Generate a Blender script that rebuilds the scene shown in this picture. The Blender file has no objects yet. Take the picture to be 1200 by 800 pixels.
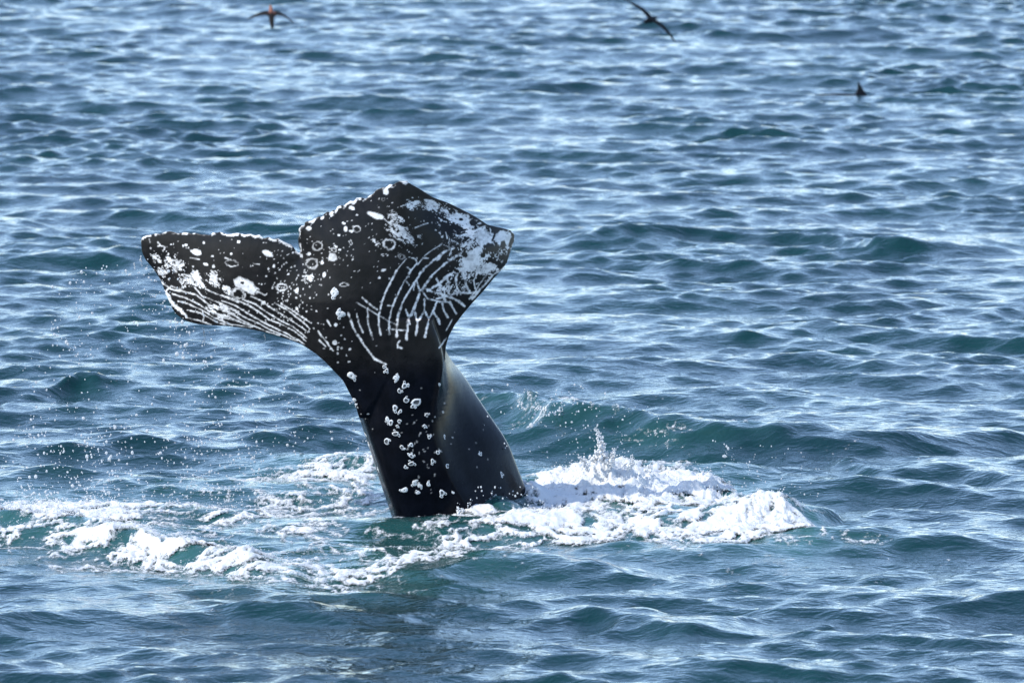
import bpy, bmesh, math, random
import numpy as np
from mathutils import Vector, Matrix, Euler
from mathutils.bvhtree import BVHTree
from mathutils.geometry import delaunay_2d_cdt

random.seed(7)
rng = np.random.default_rng(11)
SC = bpy.context.scene
COL = SC.collection
R = math.radians

# ------------------------------------------------------------------ camera, sky, sun
CAM_H = 12.36                       # eye height on the ship's upper deck
PITCH = 5.45
FPX = 11000.0                       # 330 mm lens on a 36 mm wide sensor
cam = bpy.data.cameras.new('camera')
cam.sensor_width = 36.0
cam.lens = 330.0
cam.clip_start = 1.0
cam.clip_end = 20000.0
cam.dof.use_dof = True
cam.dof.focus_distance = 109.5
cam.dof.aperture_fstop = 3.4
co = bpy.data.objects.new('camera', cam)
COL.objects.link(co)
co.location = (0, 0, CAM_H)
co.rotation_euler = (R(90 - PITCH), 0, 0)
SC.camera = co

SUN_EL = 46.0
SUN_AZ = 247.0                      # compass degrees clockwise from +Y: from the left, a touch behind the camera
w = bpy.data.worlds.new('World')
SC.world = w
w.use_nodes = True
nt = w.node_tree
bg = nt.nodes['Background']
sky = nt.nodes.new('ShaderNodeTexSky')
sky.sky_type = 'NISHITA'
sky.sun_disc = False
sky.sun_elevation = R(SUN_EL)
sky.sun_rotation = R(SUN_AZ)
sky.air_density = 0.75
sky.dust_density = 0.5
sky.ozone_density = 1.4
nt.links.new(sky.outputs[0], bg.inputs[0])
bg.inputs[1].default_value = 0.15

sl = bpy.data.lights.new('sun', 'SUN')
sl.energy = 2.0
sl.angle = R(0.5)
sl.color = (1.0, 0.96, 0.9)
so = bpy.data.objects.new('sun', sl)
COL.objects.link(so)
sd = Vector((math.sin(R(SUN_AZ)) * math.cos(R(SUN_EL)), math.cos(R(SUN_AZ)) * math.cos(R(SUN_EL)), math.sin(R(SUN_EL))))
so.rotation_euler = sd.to_track_quat('Z', 'Y').to_euler()
so.location = sd * 50

SC.view_settings.view_transform = 'Standard'
SC.view_settings.look = 'None'
SC.view_settings.gamma = 1.0
SC.view_settings.use_curve_mapping = False
SC.view_settings.exposure = 1.38
SC.cycles.max_bounces = 8

# ------------------------------------------------------------------ measuring helpers
cp, sp_ = math.cos(R(PITCH)), math.sin(R(PITCH))

def ray(px, py):
    a, b = (px - 600) / FPX, (400 - py) / FPX
    return a, cp + b * sp_, -sp_ + b * cp

def ground(px, py, z=0.0):
    dx, dy, dz = ray(px, py)
    t = (z - CAM_H) / dz
    return dx * t, dy * t

def at(px, py, Y):
    dx, dy, dz = ray(px, py)
    t = Y / dy
    return Vector((dx * t, Y, CAM_H + dz * t))

def pix(x, y, z):
    zz = z - CAM_H
    f = y * cp - zz * sp_
    u = y * sp_ + zz * cp
    return 600 + FPX * x / f, 400 - FPX * u / f

Y0 = ground(458, 602)[1]            # distance of the tail stock's foot

# ------------------------------------------------------------------ noise
_T = rng.random((256, 256)).astype(np.float32)

def vnoise(x, y):
    xi = np.floor(x).astype(np.int32); yi = np.floor(y).astype(np.int32)
    fx = (x - xi).astype(np.float32); fy = (y - yi).astype(np.float32)
    fx = fx * fx * fx * (fx * (fx * 6 - 15) + 10); fy = fy * fy * fy * (fy * (fy * 6 - 15) + 10)
    a = _T[xi & 255, yi & 255]; b = _T[(xi + 1) & 255, yi & 255]
    c = _T[xi & 255, (yi + 1) & 255]; d = _T[(xi + 1) & 255, (yi + 1) & 255]
    return (a * (1 - fx) + b * fx) * (1 - fy) + (c * (1 - fx) + d * fx) * fy

def fbm(x, y, octv=4, gain=0.5):
    s = 0; a = 1; tot = 0
    for i in range(octv):
        s = s + a * (vnoise(x * 2 ** i + 17.3 * i, y * 2 ** i + 9.1 * i) - 0.5)
        tot += a; a *= gain
    return s / tot * 2

def sstep(a, b, x):
    t = np.clip((x - a) / (b - a), 0, 1)
    return t * t * (3 - 2 * t)

# ------------------------------------------------------------------ object helpers
def link(name, mesh, mats=(), parent=None, **props):
    o = bpy.data.objects.new(name, mesh)
    for m in mats:
        if m.name not in [x.name for x in mesh.materials if x]:
            mesh.materials.append(m)
    COL.objects.link(o)
    if parent:
        o.parent = parent
    for k, v in props.items():
        o[k] = v
    return o

def np_mesh(name, co_, quads, smooth=True):
    me = bpy.data.meshes.new(name)
    n, f = len(co_), len(quads)
    k = quads.shape[1]
    me.vertices.add(n)
    me.vertices.foreach_set('co', np.ascontiguousarray(co_, dtype=np.float32).ravel())
    me.loops.add(f * k)
    me.loops.foreach_set('vertex_index', np.ascontiguousarray(quads, dtype=np.int32).ravel())
    me.polygons.add(f)
    me.polygons.foreach_set('loop_start', np.arange(0, f * k, k, dtype=np.int32))
    if smooth:
        me.polygons.foreach_set('use_smooth', np.ones(f, dtype=bool))
    me.update(calc_edges=True)
    return me

def fattr(me, name, vals):
    a = me.attributes.new(name, 'FLOAT', 'POINT')
    a.data.foreach_set('value', np.ascontiguousarray(vals, dtype=np.float32).ravel())

def grid_quads(nx, ny):
    i = np.arange(nx - 1); j = np.arange(ny - 1)
    I, J = np.meshgrid(i, j, indexing='ij')
    a = (I * ny + J).ravel()
    return np.stack([a, a + ny, a + ny + 1, a + 1], 1)

class Mat:
    def __init__(s, name):
        s.m = bpy.data.materials.new(name)
        s.m.use_nodes = True
        s.t = s.m.node_tree
        s.p = s.t.nodes['Principled BSDF']
        s.out = s.t.nodes['Material Output']
    def n(s, typ, **kw):
        x = s.t.nodes.new(typ)
        for k, v in kw.items():
            if k.startswith('i_'):
                x.inputs[k[2:].replace('_', ' ')].default_value = v
            else:
                setattr(x, k, v)
        return x
    def l(s, a, b):
        s.t.links.new(a, b)
    def attr(s, name):
        x = s.n('ShaderNodeAttribute'); x.attribute_name = name
        return x.outputs['Fac']
    def noise(s, scale, detail=3, rough=0.5, vec=None, dist=0.0):
        x = s.n('ShaderNodeTexNoise')
        x.inputs['Scale'].default_value = scale; x.inputs['Detail'].default_value = detail
        x.inputs['Roughness'].default_value = rough; x.inputs['Distortion'].default_value = dist
        if vec is not None:
            s.l(vec, x.inputs['Vector'])
        return x.outputs['Fac']
    def math(s, op, a, b=None, c=None):
        x = s.n('ShaderNodeMath', operation=op)
        for i, v in enumerate((a, b, c)):
            if v is None: continue
            if isinstance(v, (int, float)): x.inputs[i].default_value = v
            else: s.l(v, x.inputs[i])
        return x.outputs[0]
    def mix(s, f, a, b):
        x = s.n('ShaderNodeMix', data_type='RGBA')
        if isinstance(f, (int, float)): x.inputs[0].default_value = f
        else: s.l(f, x.inputs[0])
        for i, v in ((6, a), (7, b)):
            if isinstance(v, tuple): x.inputs[i].default_value = v + (1,)
            else: s.l(v, x.inputs[i])
        return x.outputs[2]
    def ramp(s, f, a, b):
        x = s.n('ShaderNodeMapRange'); x.interpolation_type = 'SMOOTHSTEP'
        s.l(f, x.inputs[0]); x.inputs[1].default_value = a; x.inputs[2].default_value = b
        return x.outputs[0]
    def mapped(s, scale, kind='Object'):
        tc = s.n('ShaderNodeTexCoord'); mp = s.n('ShaderNodeMapping')
        mp.inputs['Scale'].default_value = scale
        s.l(tc.outputs[kind], mp.inputs[0])
        return mp.outputs[0]

def simple_mat(name, col, rough=0.5, var=0.3, scale=20, spec=0.5):
    m = Mat(name)
    nz = m.noise(scale, 4, 0.6, m.mapped((1, 1, 1)))
    lo = tuple(c * (1 - var) for c in col); hi = tuple(min(1, c * (1 + var)) for c in col)
    m.l(m.mix(m.ramp(nz, 0.3, 0.7), lo, hi), m.p.inputs['Base Color'])
    m.p.inputs['Roughness'].default_value = rough
    m.p.inputs['Specular IOR Level'].default_value = spec
    b = m.n('ShaderNodeBump'); b.inputs['Strength'].default_value = 0.3; b.inputs['Distance'].default_value = 0.01
    m.l(nz, b.inputs['Height']); m.l(b.outputs[0], m.p.inputs['Normal'])
    return m.m

# ------------------------------------------------------------------ the sea
# wind waves as a sum of trochoidal wave trains running towards the ship
NW = 170
lam = np.exp(np.linspace(math.log(0.26), math.log(7.0), NW) + rng.normal(0, 0.02, NW))
ang = R(-97) + R(40) * rng.normal(0, 1, NW) * np.interp(np.log(lam), [math.log(.3), math.log(8)], [1.15, 0.55])
kk = 2 * math.pi / lam
slope_w = np.exp(-0.5 * ((np.log(lam) - math.log(0.65)) / 0.75) ** 2) + 0.52 * np.exp(-0.5 * ((np.log(lam) - math.log(3.2)) / 0.5) ** 2)
slope_w *= np.exp(rng.normal(0, 0.35, NW))
SLOPE = 0.170
slope_w *= SLOPE * math.sqrt(2) / math.sqrt((slope_w ** 2).sum())
amp = slope_w / kk
phs = rng.uniform(0, 2 * math.pi, NW)
kx, ky = kk * np.cos(ang), kk * np.sin(ang)

# the larger individual waves: crest points (photo position, crest height), front and back widths
RIDGES = [
    ([(400, 458, 0), (500, 461, .14), (580, 466, .26), (640, 474, .34), (710, 477, .36), (790, 481, .40), (860, 486, .38), (930, 491, .37), (1010, 499, .32), (1110, 508, .18), (1220, 515, 0)], .75, 1.3),
    ([(-120, 585, .22), (-40, 590, .26), (60, 602, .26), (150, 616, .24), (250, 640, .20), (330, 662, .12), (380, 680, 0)], .55, 1.0),
    ([(740, 618, 0), (800, 604, .14), (860, 592, .22), (915, 588, .25), (950, 594, .16), (985, 604, 0)], .55, .8),
    ([(420, 668, 0), (500, 664, .12), (600, 650, .16), (690, 660, .12), (760, 680, 0)], .6, 1.1),
    ([(180, 715, 0), (290, 712, .10), (380, 708, .15), (470, 722, .08), (560, 735, 0)], .6, 1.0),
    ([(-60, 728, .10), (60, 716, .12), (190, 724, .06), (260, 735, 0)], .5, 1.0),
    ([(640, 715, 0), (720, 716, .12), (800, 728, .12), (900, 740, 0)], .5, 1.0),
    ([(960, 540, 0), (1040, 545, .14), (1110, 540, .16), (1200, 548, .18), (1300, 556, .1)], .6, .9),
    ([(960, 280, 0), (1030, 278, .22), (1060, 276, .26), (1110, 284, .16), (1200, 296, 0)], .5, 1.0),
    ([(640, 285, 0), (720, 268, .16), (760, 262, .20), (830, 268, .1), (880, 275, 0)], .5, 1.0),
    ([(-80, 460, .12), (40, 452, .14), (100, 440, .18), (150, 452, .1), (230, 465, 0)], .5, 1.0),
    ([(250, 520, 0), (330, 506, .14), (390, 500, .16), (440, 505, .1), (480, 510, 0)], .5, 1.0),
]
_RG = []
for pts, wf, wb in RIDGES:
    g = [(*ground(a, b, h), h) for a, b, h in pts]
    _RG.append((np.array([q[0] for q in g]), np.array([q[1] for q in g]), np.array([q[2] for q in g]), wf, wb))

# mounds of churned, lifted water: photo position, radii in metres, height
MOUNDS = [(572, 584, .34, .45, .24), (602, 578, .30, .45, .20), (545, 597, .2, .3, .06), (690, 568, .7, 1.7, .16), (765, 572, .8, 1.8, .13), (835, 578, .5, 1.5, .12),
          (880, 606, .6, .8, .05), (930, 612, .35, .8, .06), (640, 620, .7, .5, .06), (480, 602, .6, .9, .03), (380, 560, .8, .7, .10), (60, 600, 1.0, .8, .06)]
_MD = [(*ground(a, b, h * .6), rx, ry, h) for a, b, rx, ry, h in MOUNDS]

def smooth_interp(x, xp, fp):
    i = np.clip(np.searchsorted(xp, x) - 1, 0, len(xp) - 2)
    t = np.clip((x - xp[i]) / (xp[i + 1] - xp[i]), 0, 1)
    t = t * t * (3 - 2 * t)
    return fp[i] * (1 - t) + fp[i + 1] * t

def sea(x, y, spacing=None):
    """displaced positions of sea points given at rest"""
    shp = x.shape
    x = x.astype(np.float32).ravel(); y = y.astype(np.float32).ravel()
    X = x.copy(); Y = y.copy(); Z = np.zeros_like(x)
    sp = np.full_like(x, .05) if spacing is None else spacing.astype(np.float32).ravel()
    # patches where the wind ruffles more or less
    gust = (1.0 + 0.65 * fbm(x / 4.0 + 3, y / 13.0 + 8, 3)).astype(np.float32)
    for i in range(NW):
        ph = (kx[i] * x + ky[i] * y + phs[i]).astype(np.float32)
        a = amp[i] * np.clip((lam[i] / sp - 2.1) / 1.2, 0, 1)
        if lam[i] < 2.5: a = a * gust
        s = np.sin(ph); c = np.cos(ph)
        Z += a * c
        q = 0.95
        X -= (q * math.cos(ang[i])) * a * s
        Y -= (q * math.sin(ang[i])) * a * s
    for xp, yp, hp, wf, wb in _RG:
        if xp[0] > xp[-1]: continue
        xw = x + .25 * fbm(x * .8 + 5, y * .8, 2)
        h = smooth_interp(xw, xp, hp); h = np.where((x < xp[0]) | (x > xp[-1]), 0, h)
        yc = smooth_interp(xw, xp, yp) + .12 * fbm(x * 1.3, y * .2 + 4, 2)
        d = y - yc
        t = np.where(d < 0, d / wf, d / wb)
        # a peaked crest
        Z += (h * np.exp(-np.abs(t) ** 1.5)).astype(np.float32)
        Y -= (0.35 * h * np.exp(-t * t)).astype(np.float32)
    for mx, my, rx, ry, h in _MD:
        e = np.exp(-((x - mx) / rx) ** 2 - ((y - my) / ry) ** 2)
        Z += (h * e * (1 + .5 * fbm(x * 3, y * 2, 3))).astype(np.float32)
    return X.reshape(shp), Y.reshape(shp), Z.reshape(shp)

# foam patches: photo position, radii in pixels, strength, height of the water there
FOAM = [
    (20, 592, 75, 20, 1.3, .12), (100, 596, 85, 20, 1.12, .12), (40, 606, 100, 14, .9, .2), (170, 606, 80, 18, .75, .15), (190, 628, 90, 16, .98, .22), (120, 618, 70, 11, .9, .25),
    (290, 648, 80, 18, .88, .18), (240, 640, 70, 16, .9, .2), (30, 628, 60, 16, .55, .1), (110, 645, 80, 14, .55, .1), (200, 655, 80, 12, .6, .1), (300, 606, 130, 26, .66, 0), (360, 590, 90, 26, .64, 0), (200, 590, 90, 16, .6, .05), (420, 650, 140, 26, .56, 0), (360, 630, 100, 20, .55, 0), (240, 575, 60, 12, .5, 0),
    (370, 548, 75, 16, 1.05, .1), (420, 556, 40, 14, 1.0, .08), (320, 552, 50, 14, .7, .1), (400, 580, 60, 14, .7, 0), (430, 596, 30, 10, .7, 0),
    (400, 668, 90, 16, .8, .05), (440, 690, 50, 9, .75, .05), (340, 668, 60, 12, .8, .05), (500, 652, 80, 14, .72, .05), (530, 628, 60, 12, .8, 0), (470, 618, 50, 8, .5, 0), (555, 650, 40, 8, .8, .1),
    (650, 556, 60, 20, 1.3, .2), (700, 552, 60, 24, 1.6, .28), (760, 556, 70, 24, 1.6, .28), (830, 562, 45, 18, 1.5, .25), (700, 576, 110, 14, .55, .15),
    (640, 604, 80, 16, 1.15, .05), (720, 615, 100, 14, 1.1, .05), (600, 622, 60, 13, 1.05, 0), (545, 602, 26, 14, 1.0, 0), (660, 628, 80, 8, .9, 0), (590, 640, 50, 8, .7, 0),
    (800, 612, 70, 14, .95, .1), (880, 600, 65, 20, 1.4, .22), (925, 602, 34, 20, 1.5, .2), (780, 636, 60, 7, .75, .05), (820, 590, 60, 10, .6, .15), (850, 625, 60, 8, .9, .1), (1000, 636, 30, 4, .66, .05),
    (650, 477, 50, 6, .62, .3), (600, 470, 30, 5, .5, .2), (745, 477, 50, 2, .55, .37),
    (880, 520, 40, 5, .5, 0), (760, 525, 60, 6, .4, 0), (560, 600, 40, 10, .7, .05), (625, 575, 25, 14, 1.0, .15),
]
_FM = []
for a, b, rx, ry, s, z in FOAM:
    gx, gy = ground(a, b, z)
    _, g2 = ground(a, b + 5, z); _, g1 = ground(a, b - 5, z)
    m = (g1 - g2) / 10
    _FM.append((gx, gy, rx * gy / cp / FPX, ry * m, s))

def foam_mask(x, y, widen=1.0):
    M = np.zeros_like(x)
    for gx, gy, rx, ry, s in _FM:
        e = ((x - gx) / (rx * widen)) ** 2 + ((y - gy) / (ry * widen)) ** 2
        M = np.maximum(M, s * np.exp(-e * .9)) + 0.12 * s * np.exp(-e * 1.2)
    return M

def axis(lo, hi, d, far_lo, far_hi, g=1.16):
    a = list(np.arange(lo, hi + d * .5, d))
    s, v = d, a[-1]
    up = []
    while v < far_hi:
        s *= g; v += s; up.append(v)
    s, v = d, a[0]
    dn = []
    while v > far_lo:
        s *= g; v -= s; dn.append(v)
    return np.array(dn[::-1] + a + up)

ax = axis(-12.6, 12.6, 0.045, -6000, 6000, 1.22)
ay = axis(ground(600, 860)[1], ground(600, -40)[1], 0.104, -3000, 12000, 1.2)
gx_, gy_ = np.meshgrid(ax, ay, indexing='ij')
sx_ = np.gradient(ax)[:, None] * np.ones_like(gy_); sy_ = np.gradient(ay)[None, :] * np.ones_like(gx_)
SXY = np.maximum(sx_, sy_)
WX, WY, WZ = sea(gx_, gy_, SXY)
water_me = np_mesh('sea_water', np.stack([WX, WY, WZ], -1).reshape(-1, 3), grid_quads(len(ax), len(ay)))
aer = np.clip(foam_mask(gx_.astype(np.float32), gy_.astype(np.float32), 1.35), 0, 1.2) * (0.75 + .5 * fbm(gx_ * 1.2, gy_ * .8, 4))
fattr(water_me, 'aerated', np.clip(aer, 0, 1))

m = Mat('sea_water')
m.p.inputs['IOR'].default_value = 1.333
big = m.noise(0.25, 3, 0.5, m.mapped((1, .6, 1)))
deep = m.mix(m.ramp(big, .35, .65), (0.0018, 0.020, 0.023), (0.0028, 0.027, 0.028))
col = m.mix(m.attr('aerated'), deep, (0.024, 0.088, 0.082))
m.l(col, m.p.inputs['Base Color'])
m.p.inputs['Roughness'].default_value = 0.06
v1 = m.mapped((1.0, 1.35, 1.0))
n1 = m.noise(4.5, 2, 0.5, v1, .6); n2 = m.noise(11.0, 3, 0.5, v1, .4)
h = m.math('ADD', m.math('MULTIPLY', n1, 0.024), m.math('MULTIPLY', n2, 0.009))
b = m.n('ShaderNodeBump'); b.inputs['Strength'].default_value = 1.0; b.inputs['Distance'].default_value = 1.0
m.l(h, b.inputs['Height']); m.l(b.outputs[0], m.p.inputs['Normal'])
M_WATER = m.m
water = link('sea_water', water_me, [M_WATER], kind='structure', label='rippled blue green open sea around the whale')

# ------------------------------------------------------------------ foam lying on and heaped over the water
fxa = np.arange(-7.0, 5.0, 0.017); fya = np.arange(ground(600, 725)[1], ground(600, 440)[1], 0.042)
FX, FY = np.meshgrid(fxa, fya, indexing='ij')
FX = FX.astype(np.float32); FY = FY.astype(np.float32)
wx = FX + .35 * fbm(FX * 1.1, FY * .8 + 30, 3); wy = FY + .45 * fbm(FX * 1.1 + 40, FY * .8, 3)
M = foam_mask(wx, wy)
lace = 1 - np.abs(fbm(wx * 3.0, wy * 2.0 + 7, 3)) * 2.6          # thin web of bubbles
lace2 = 1 - np.abs(fbm(wx * 8.0 + 3, wy * 5.0, 3)) * 2.6
cl = fbm(wx * 2.2 + 9, wy * 1.6, 5, .6)
F = M * .95 - .46 + .42 * cl + .50 * (lace - .3) + .36 * (lace2 - .3)
X0, Y0_, Z0 = sea(FX, FY)
core = sstep(1.15, 1.8, M)
bil = np.abs(fbm(FX * 3.0, FY * 4.5, 5, .55)); bil2 = fbm(FX * 9, FY * 10, 3); bil3 = fbm(FX * 24 + 5, FY * 14, 2)
thick = sstep(0, .9, F) * (.012 + .03 * sstep(.2, 1, M)) + core * sstep(.1, 1.0, F) * (.09 * (1 - 2.2 * bil) + .04 * bil2 + .025 * bil3) + sstep(.15, .8, F) * (.02 * bil2 + .012 * bil3)
dens = np.clip((F + .12 * bil2 + .10 * bil3) / .95, 0, 1)
keep = (F > -.02)
Z1 = Z0 + .004 + np.clip(thick, 0, None)
vid = np.full(FX.size, -1, dtype=np.int64)
q = grid_quads(len(fxa), len(fya))
kf = keep.ravel()
q = q[kf[q].sum(1) >= 3]
used = np.unique(q); vid[used] = np.arange(len(used))
foam_me = np_mesh('sea_foam', np.stack([X0, Y0_ - .0 * Z1, Z1], -1).reshape(-1, 3)[used], vid[q])
fattr(foam_me, 'frothiness', dens.ravel()[used])

def foam_material(name, use_density):
    m = Mat(name)
    m.p.inputs['Base Color'].default_value = (.56, .575, .575, 1)
    m.p.inputs['Roughness'].default_value = 0.55
    m.p.inputs['Specular IOR Level'].default_value = 0.35
    v = m.mapped((1, .45, 1))
    f1 = m.noise(30, 6, .72, v, .5); f2 = m.noise(75, 3, .6, v)
    b = m.n('ShaderNodeBump'); b.inputs['Strength'].default_value = .3; b.inputs['Distance'].default_value = .02
    m.l(m.math('ADD', f1, m.math('MULTIPLY', f2, .5)), b.inputs['Height']); m.l(b.outputs[0], m.p.inputs['Normal'])
    if use_density:
        d = m.attr('frothiness')
        vor = m.n('ShaderNodeTexVoronoi'); vor.feature = 'DISTANCE_TO_EDGE'; vor.inputs['Scale'].default_value = 11
        m.l(v, vor.inputs['Vector'])
        holes = m.ramp(vor.outputs['Distance'], .02, .30)
        e = m.math('SUBTRACT', m.math('MULTIPLY', d, 2.05), m.math('ADD', m.math('MULTIPLY', holes, .32), m.math('MULTIPLY', m.ramp(f1, .28, .72), 1.0)))
        m.l(m.ramp(e, -.22, 1.05), m.p.inputs['Alpha'])
    return m.m
def translucent(mat, f):
    t = mat.node_tree; p = t.nodes['Principled BSDF']
    tr = t.nodes.new('ShaderNodeBsdfTranslucent'); tr.inputs[0].default_value = (.9, .92, .93, 1)
    mx = t.nodes.new('ShaderNodeMixShader'); mx.inputs[0].default_value = f
    t.links.new(p.outputs[0], mx.inputs[1]); t.links.new(tr.outputs[0], mx.inputs[2]); t.links.new(mx.outputs[0], t.nodes['Material Output'].inputs[0])
    return mat
M_FOAM = foam_material('sea_foam', True)
M_SPRAY = foam_material('spray', False)
M_DROP = translucent(foam_material('water_drop', False), .55)
link('sea_foam', foam_me, [M_FOAM], kind='stuff', label='white churned foam spread on the water around the tail', category='foam')

# ------------------------------------------------------------------ the whale
PX = 1 / 100.0

OUT = [(165, 282), (167, 278), (171, 276.3), (177, 275.3), (188, 273.6), (199, 271.6), (208, 272.8), (224, 273.4), (236, 275), (246, 275.6), (250, 273.3), (254, 272), (262, 273.6), (271, 274.8), (280, 274.2), (287, 275.3), (294, 273.7), (299, 276.8), (304, 276.2), (309, 278.6), (315, 278.4), (320, 280.6), (326, 280.4), (331, 282.5), (336, 286), (342, 288), (346, 292.5), (349.5, 297), (351, 303), (352.5, 303),
       (352, 296), (350.5, 286), (349.6, 275), (350.6, 268.5), (354, 264.5), (356.5, 265), (358, 261), (363, 258.2), (366, 259.6), (369, 255.4), (374, 254.2), (377.5, 255.2), (379, 251), (384, 248.8), (388, 250), (390, 246), (393.5, 246.6), (395, 242.4), (400, 241.2), (403, 242.2), (405, 238.5), (411, 236), (415, 236.5), (418, 232.4), (424, 232), (429, 233.4), (433, 230), (437, 227), (441, 224.2), (446, 221), (450, 219), (453, 220), (457, 217.2), (461, 217.6), (464, 214.3), (468, 212.3), (473, 213.2), (477, 213), (481, 215.5), (488, 219.2), (495, 223.4), (507, 231), (515, 234.2), (523, 237), (530, 240), (537, 243.5), (551, 250.5), (558, 254.5), (565, 259), (572, 263.6), (577, 264.6), (582.5, 266), (588, 267.2), (593, 268.4), (598, 270), (601, 272), (602.8, 275.4), (602.6, 282), (599.4, 291), (596.5, 300), (594, 308), (589.5, 314.5), (578, 327), (567.5, 340), (555, 353.5), (543, 367.5), (532.5, 381.5), (526, 394), (522.5, 406), (521.5, 420), (518, 436), (514.5, 452), (512, 468), (511, 490),
       (421, 490), (416, 473), (402, 446), (381, 424), (370, 414.4), (353.4, 403.4), (340, 398.5), (326, 394), (304, 388), (287.5, 384.7), (265.5, 382), (250, 381.4), (232.5, 380), (222, 377.6), (214.6, 374.4), (207, 368.6), (202, 362), (195, 346), (188.5, 329), (183, 320), (177.5, 312.7), (170.5, 304.5), (166, 295)]
OUT = np.array(OUT, dtype=np.float64)

def seg_dist(P, poly, closed=True):
    d = np.full(len(P), 1e9)
    n = len(poly)
    for i in range(n if closed else n - 1):
        a, b = poly[i], poly[(i + 1) % n]
        ab = b - a
        t = np.clip(((P - a) @ ab) / max(1e-9, ab @ ab), 0, 1)
        d = np.minimum(d, np.hypot(P[:, 0] - a[0] - t * ab[0], P[:, 1] - a[1] - t * ab[1]))
    return d

def inside(P, poly):
    r = np.zeros(len(P), bool)
    n = len(poly)
    for i in range(n):
        x1, y1 = poly[i]; x2, y2 = poly[(i + 1) % n]
        c = ((y1 > P[:, 1]) != (y2 > P[:, 1]))
        xi = (x2 - x1) * (P[:, 1] - y1) / (y2 - y1 + 1e-12) + x1
        r ^= c & (P[:, 0] < xi)
    return r

def fluke_depth(px, py):
    """distance of the fluke's middle surface behind the foot of the tail stock, in metres"""
    l = np.clip((395 - px) / 230, 0, 2); r_ = np.clip((455 - px) / -148, 0, 2)
    d = 1.05 * l ** 1.5 + .85 * r_ ** 2.0
    d = d - .30 * np.clip((600 - py) / 390, 0, 1)
    # the right lobe's outer margin rolls back, the trailing edge flares a little
    d = d + .10 * np.exp(-((py - 230 - (px - 480) * .35) / 22) ** 2) * np.clip((px - 470) / 50, 0, 1)
    d = d + .03 * np.sin(px / 23.0 + py / 61.0) * np.clip((440 - py) / 100, 0, 1)
    return d

def fluke_half(px, py, dist):
    root = np.exp(-((px - 445) / 105) ** 2) * np.clip((py - 215) / 150, .15, 1)
    return .016 + (.045 + .15 * root) * (1 - np.exp(-dist / (16 + 26 * root)))

ed = []
for i in range(len(OUT)):
    a, b = OUT[i], OUT[(i + 1) % len(OUT)]
    k = max(1, int(np.hypot(*(b - a)) / 4))
    for j in range(k):
        ed.append(a + (b - a) * j / k)
ed = np.array(ed)
e_apex = int(np.argmin(np.hypot(*(ed - np.array([481, 215.5])).T)))
for i in range(4, e_apex):
    t_ = ed[(i + 1) % len(ed)] - ed[i - 1]
    n_ = np.array([t_[1], -t_[0]]) / (np.hypot(*t_) + 1e-9)
    ed[i] = ed[i] + n_ * (2.6 * abs(math.sin(i * 1.05 + 1.3 * math.sin(i * .37))) - 1.2) * (.45 + .55 * math.sin(i * .61 + 2) ** 2)
gp = np.array([(x + (2 if (int(y) // 4) % 2 else 0), y) for y in np.arange(210, 492, 4.0) for x in np.arange(164, 606, 4.0)])
gp = gp[inside(gp, OUT)]
gp = gp[seg_dist(gp, OUT) > 2.2]
gp = gp[seg_dist(gp, ed) > 1.5]; gp = gp[inside(gp, ed)]
allp = np.vstack([ed, gp])
res = delaunay_2d_cdt([Vector(p) for p in allp], [(i, (i + 1) % len(ed)) for i in range(len(ed))], [], 1, 1e-4)
v2 = np.array([tuple(v) for v in res[0]]); tri = res[2]
dist = seg_dist(v2, ed); dist[dist < .05] = 0
dep = fluke_depth(v2[:, 0], v2[:, 1]); hf = fluke_half(v2[:, 0], v2[:, 1], dist)
bm = bmesh.new()
fr = []; bk = []
for i, (px_, py_) in enumerate(v2):
    fr.append(bm.verts.new(at(px_, py_, Y0 + dep[i] - hf[i])))
    bk.append(bm.verts.new(at(px_, py_, Y0 + dep[i] - hf[i]) + Vector((0, 2 * hf[i], 0))))
cnt = {}
for t in tri:
    bm.faces.new([fr[k] for k in t]); bm.faces.new([bk[k] for k in reversed(t)])
    for a, b in zip(t, t[1:] + t[:1]):
        cnt[(a, b)] = 1
for a, b in list(cnt):
    if (b, a) not in cnt:
        bm.faces.new([fr[b], fr[a], bk[a], bk[b]])

# the tail stock: sections from inside the fluke down under the water
SECT = [  # row in the photo, left edge, ridge, right edge; depth of the ridge, of the flank's far edge
    (372, 420, 506, 510, -.25, .20),
    (400, 404, 516, 519, -.24, .45),
    (425, 400, 520, 524, -.22, .72),
    (446, 407, 517, 543, -.20, .86),
    (472, 416, 513, 558, -.18, .90),
    (498, 424, 516, 575, -.15, .92),
    (527, 434, 525, 595, -.13, .93),
    (560, 444, 541, 607, -.08, .95),
    (602, 458, 566, 623, .0, .98),
    (660, 476, 596, 685, .12, 1.15),
    (740, 505, 640, 740, .3, 1.5),
    (820, 540, 690, 820, .5, 1.9),
]
def catmull_closed(P, n):
    P = np.array(P); N = len(P); o = []
    for i in range(N):
        p0, p1, p2, p3 = P[i - 1], P[i], P[(i + 1) % N], P[(i + 2) % N]
        for j in range(n):
            t = j / n
            o.append(.5 * ((2 * p1) + (p2 - p0) * t + (2 * p0 - 5 * p1 + 4 * p2 - p3) * t * t + (3 * p1 - p0 - 3 * p2 + p3) * t ** 3))
    return np.array(o)
SE = np.array(SECT, dtype=float)
def col_at(row):
    return [np.interp(row, SE[:, 0], SE[:, c]) for c in range(1, 6)]
def smooth_rows(rows):
    out = []
    for r0 in rows:
        acc = np.mean([col_at(r0 + o) for o in (-12, -6, 0, 6, 12)], axis=0)
        out.append(acc)
    return out
rows = np.linspace(372, 690, 56)
rings = []
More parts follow.
